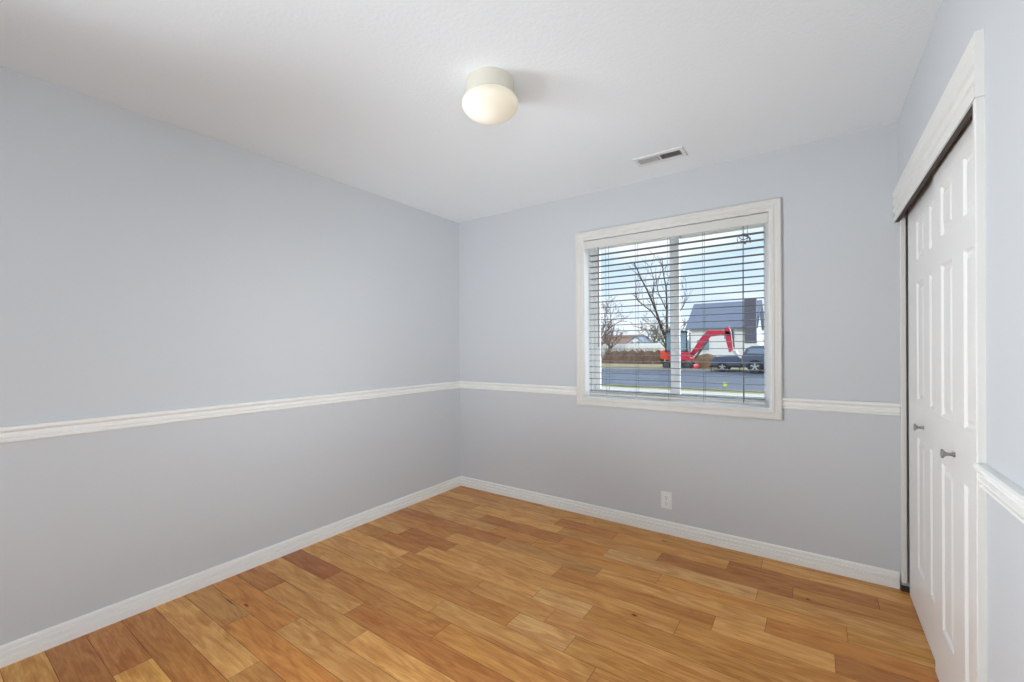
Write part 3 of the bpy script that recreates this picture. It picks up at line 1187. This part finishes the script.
    mb.prism([(c[0] - .22, c[1] + .15), (c[0] + .12, c[1] + .18), (c[0] + .25, c[1] - .05), (c[0] + .12, c[1] - .35), (c[0] - .2, c[1] - .42),
              (c[0] - .42, c[1] - .30), (c[0] - .2, c[1] - .28), (c[0] + .02, c[1] - .2), (c[0] + .04, c[1] - .02)], 1, yb - .3, yb + .3)
    mb.build('bucket', G['chrome'], t)


excavator()


# ---- dirt heap beside the excavator
def heap(name, label, loc, rx, ry, h, m, seed):
    rr = random.Random(seed)
    mb = MB()
    n, k = 20, 7
    rings = []
    for j in range(k + 1):
        u = j / k
        ring = []
        for i in range(n):
            a = 2 * PI * i / n
            s = (1 - u) * (1 + rr.uniform(-.08, .08))
            ring.append(mb.bm.verts.new((rx * s * math.cos(a), ry * s * math.sin(a), h * (math.sin(u * PI / 2) ** .9) + (rr.uniform(-.03, .03) if j else -.02))))
        rings.append(ring)
    for A, B in zip(rings, rings[1:]):
        for i in range(n):
            mb.bm.faces.new((A[i], A[(i + 1) % n], B[(i + 1) % n], B[i]))
    mb.bm.faces.new(rings[-1])
    o = mb.build(name, m, loc=loc, smooth=True)
    tag(o, label, 'dirt pile')
    return o


heap('dirt_pile', 'tan heap of dug earth under the excavator boom', (-3.75, 31.0, GZ), 1.6, 1.0, 1.05, G['dirt'], 2)


# ---- vehicles on the far side of the road
def wheel(par, x, y, r, s):
    mb = MB()
    mb.lathe([(0, 0), (r * .62, 0), (r * .66, -.03 * s), (r * .95, -.03 * s), (r, .02 * s), (r, .20 * s), (r * .9, .24 * s), (0, .24 * s)], (x, y, r), 'y', 32)
    w_ = mb.build('wheel', G['rubber'], par, smooth='auto')
    mb = MB()
    mb.lathe([(0, -.02 * s), (r * .58, -.02 * s), (r * .60, 0), (0, 0)], (x, y, r), 'y', 24)
    hb = mb.build('hub', G['steel'], w_)
    mb = MB()
    mb.lathe([(0, -.045 * s), (r * .15, -.045 * s), (r * .17, -.02 * s), (0, -.02 * s)], (x, y, r), 'y', 24)
    for k in range(5):
        a = 2 * PI * k / 5 + .3
        mb.obox((x + math.cos(a) * r * .36, y - .032 * s, r + math.sin(a) * r * .36), r * .44, .02, r * .17, Matrix.Rotation(-a, 3, 'Y'))
    mb.build('spokes', G['chrome'], w_)


def suv():
    t = empty('parked_suv', (1.35, 25.95, GZ - .02))
    tag(t, 'dark slate car parked across the road, only its rear end in view', 'car')
    t.location.x = 1.1
    # side outline (x along length, nose at -x)
    prof = [(-1.9, .42), (-1.95, .9), (-1.88, 1.15), (-1.72, 1.50), (-1.45, 1.62), (.9, 1.66), (1.5, 1.5), (2.0, 1.12), (2.75, 1.0), (2.85, .6), (2.75, .34), (-1.8, .34)]
    mb = MB()
    mb.prism(prof, 1, 0, 1.75)
    mb.build('car_body', G['carpaint'], t, bevel=.06)
    mb = MB()
    mb.prism([(-1.68, 1.18), (-1.55, 1.50), (-.35, 1.54), (-.35, 1.16)], 1, -.012, 0)
    mb.prism([(-.25, 1.16), (-.25, 1.54), (1.25, 1.50), (1.75, 1.16)], 1, -.012, 0)
    mb.build('side_window', G['carglass'], t)
    # dark wheel arches
    for x in (-1.27, 1.75):
        mb = MB()
        mb.prism([(x + .46 * math.cos(PI * i / 12), .34 + .46 * math.sin(PI * i / 12)) for i in range(13)], 1, -.015, .02)
        mb.build('wheel_arch', G['rubber'], t)
        wheel(t, x, -.04, .40, 1)
        wheel(t, x, 1.79, .40, -1)
    for (y0, y1) in ((.05, .4), (1.35, 1.7)):
        MB().box(-1.97, -1.90, y0, y1, .86, 1.02).build('tail_light', G['red'], t)
    MB().box(-2.0, -1.88, .1, 1.65, .38, .55).build('bumper', G['rubber'], t, bevel=.02)


suv()


def trailer():
    t = empty('low_trailer', (-1.98, 27.0, GZ - .02))
    tag(t, 'low blue grey covered trailer between the dirt pile and the parked car', 'trailer')
    mb = MB()
    mb.prism([(-.75, .38), (-.85, .62), (-.55, .95), (.75, 1.0), (.95, .85), (.95, .38)], 1, 0, 1.5)
    mb.build('box', G['trailer'], t, bevel=.04)
    mb = MB()
    mb.box(-.85, 1.0, -.02, 1.52, .28, .38)
    mb.box(1.0, 1.06, .7, .8, .3, .36)
    mb.build('chassis', G['rubber'], t)
    wheel(t, -.1, -.06, .30, 1)
    wheel(t, -.1, 1.56, .30, -1)
    MB().box(.85, .9, .1, .15, 0, .3).build('prop_leg', G['steel'], t)
    MB().box(-.8, -.75, .1, .15, 0, .3).build('prop_leg', G['steel'], t)


trailer()

# small marker flag on the near verge
t = empty('marker_flag', (-0.05, 14.4, GZ))
tag(t, 'small yellow green marker flag on the near edge of the road', 'flag')
mb = MB()
mb.tube([(0, 0, -.02), (0, 0, .30)], .006, 6)
mb.build('wire', G['steel'], t)
mb = MB()
mb.prism([(0, .13), (.11, .15), (.15, .22), (.11, .29), (0, .30)], 1, -.004, .004)
mb.build('flag', G['yellow'], t)
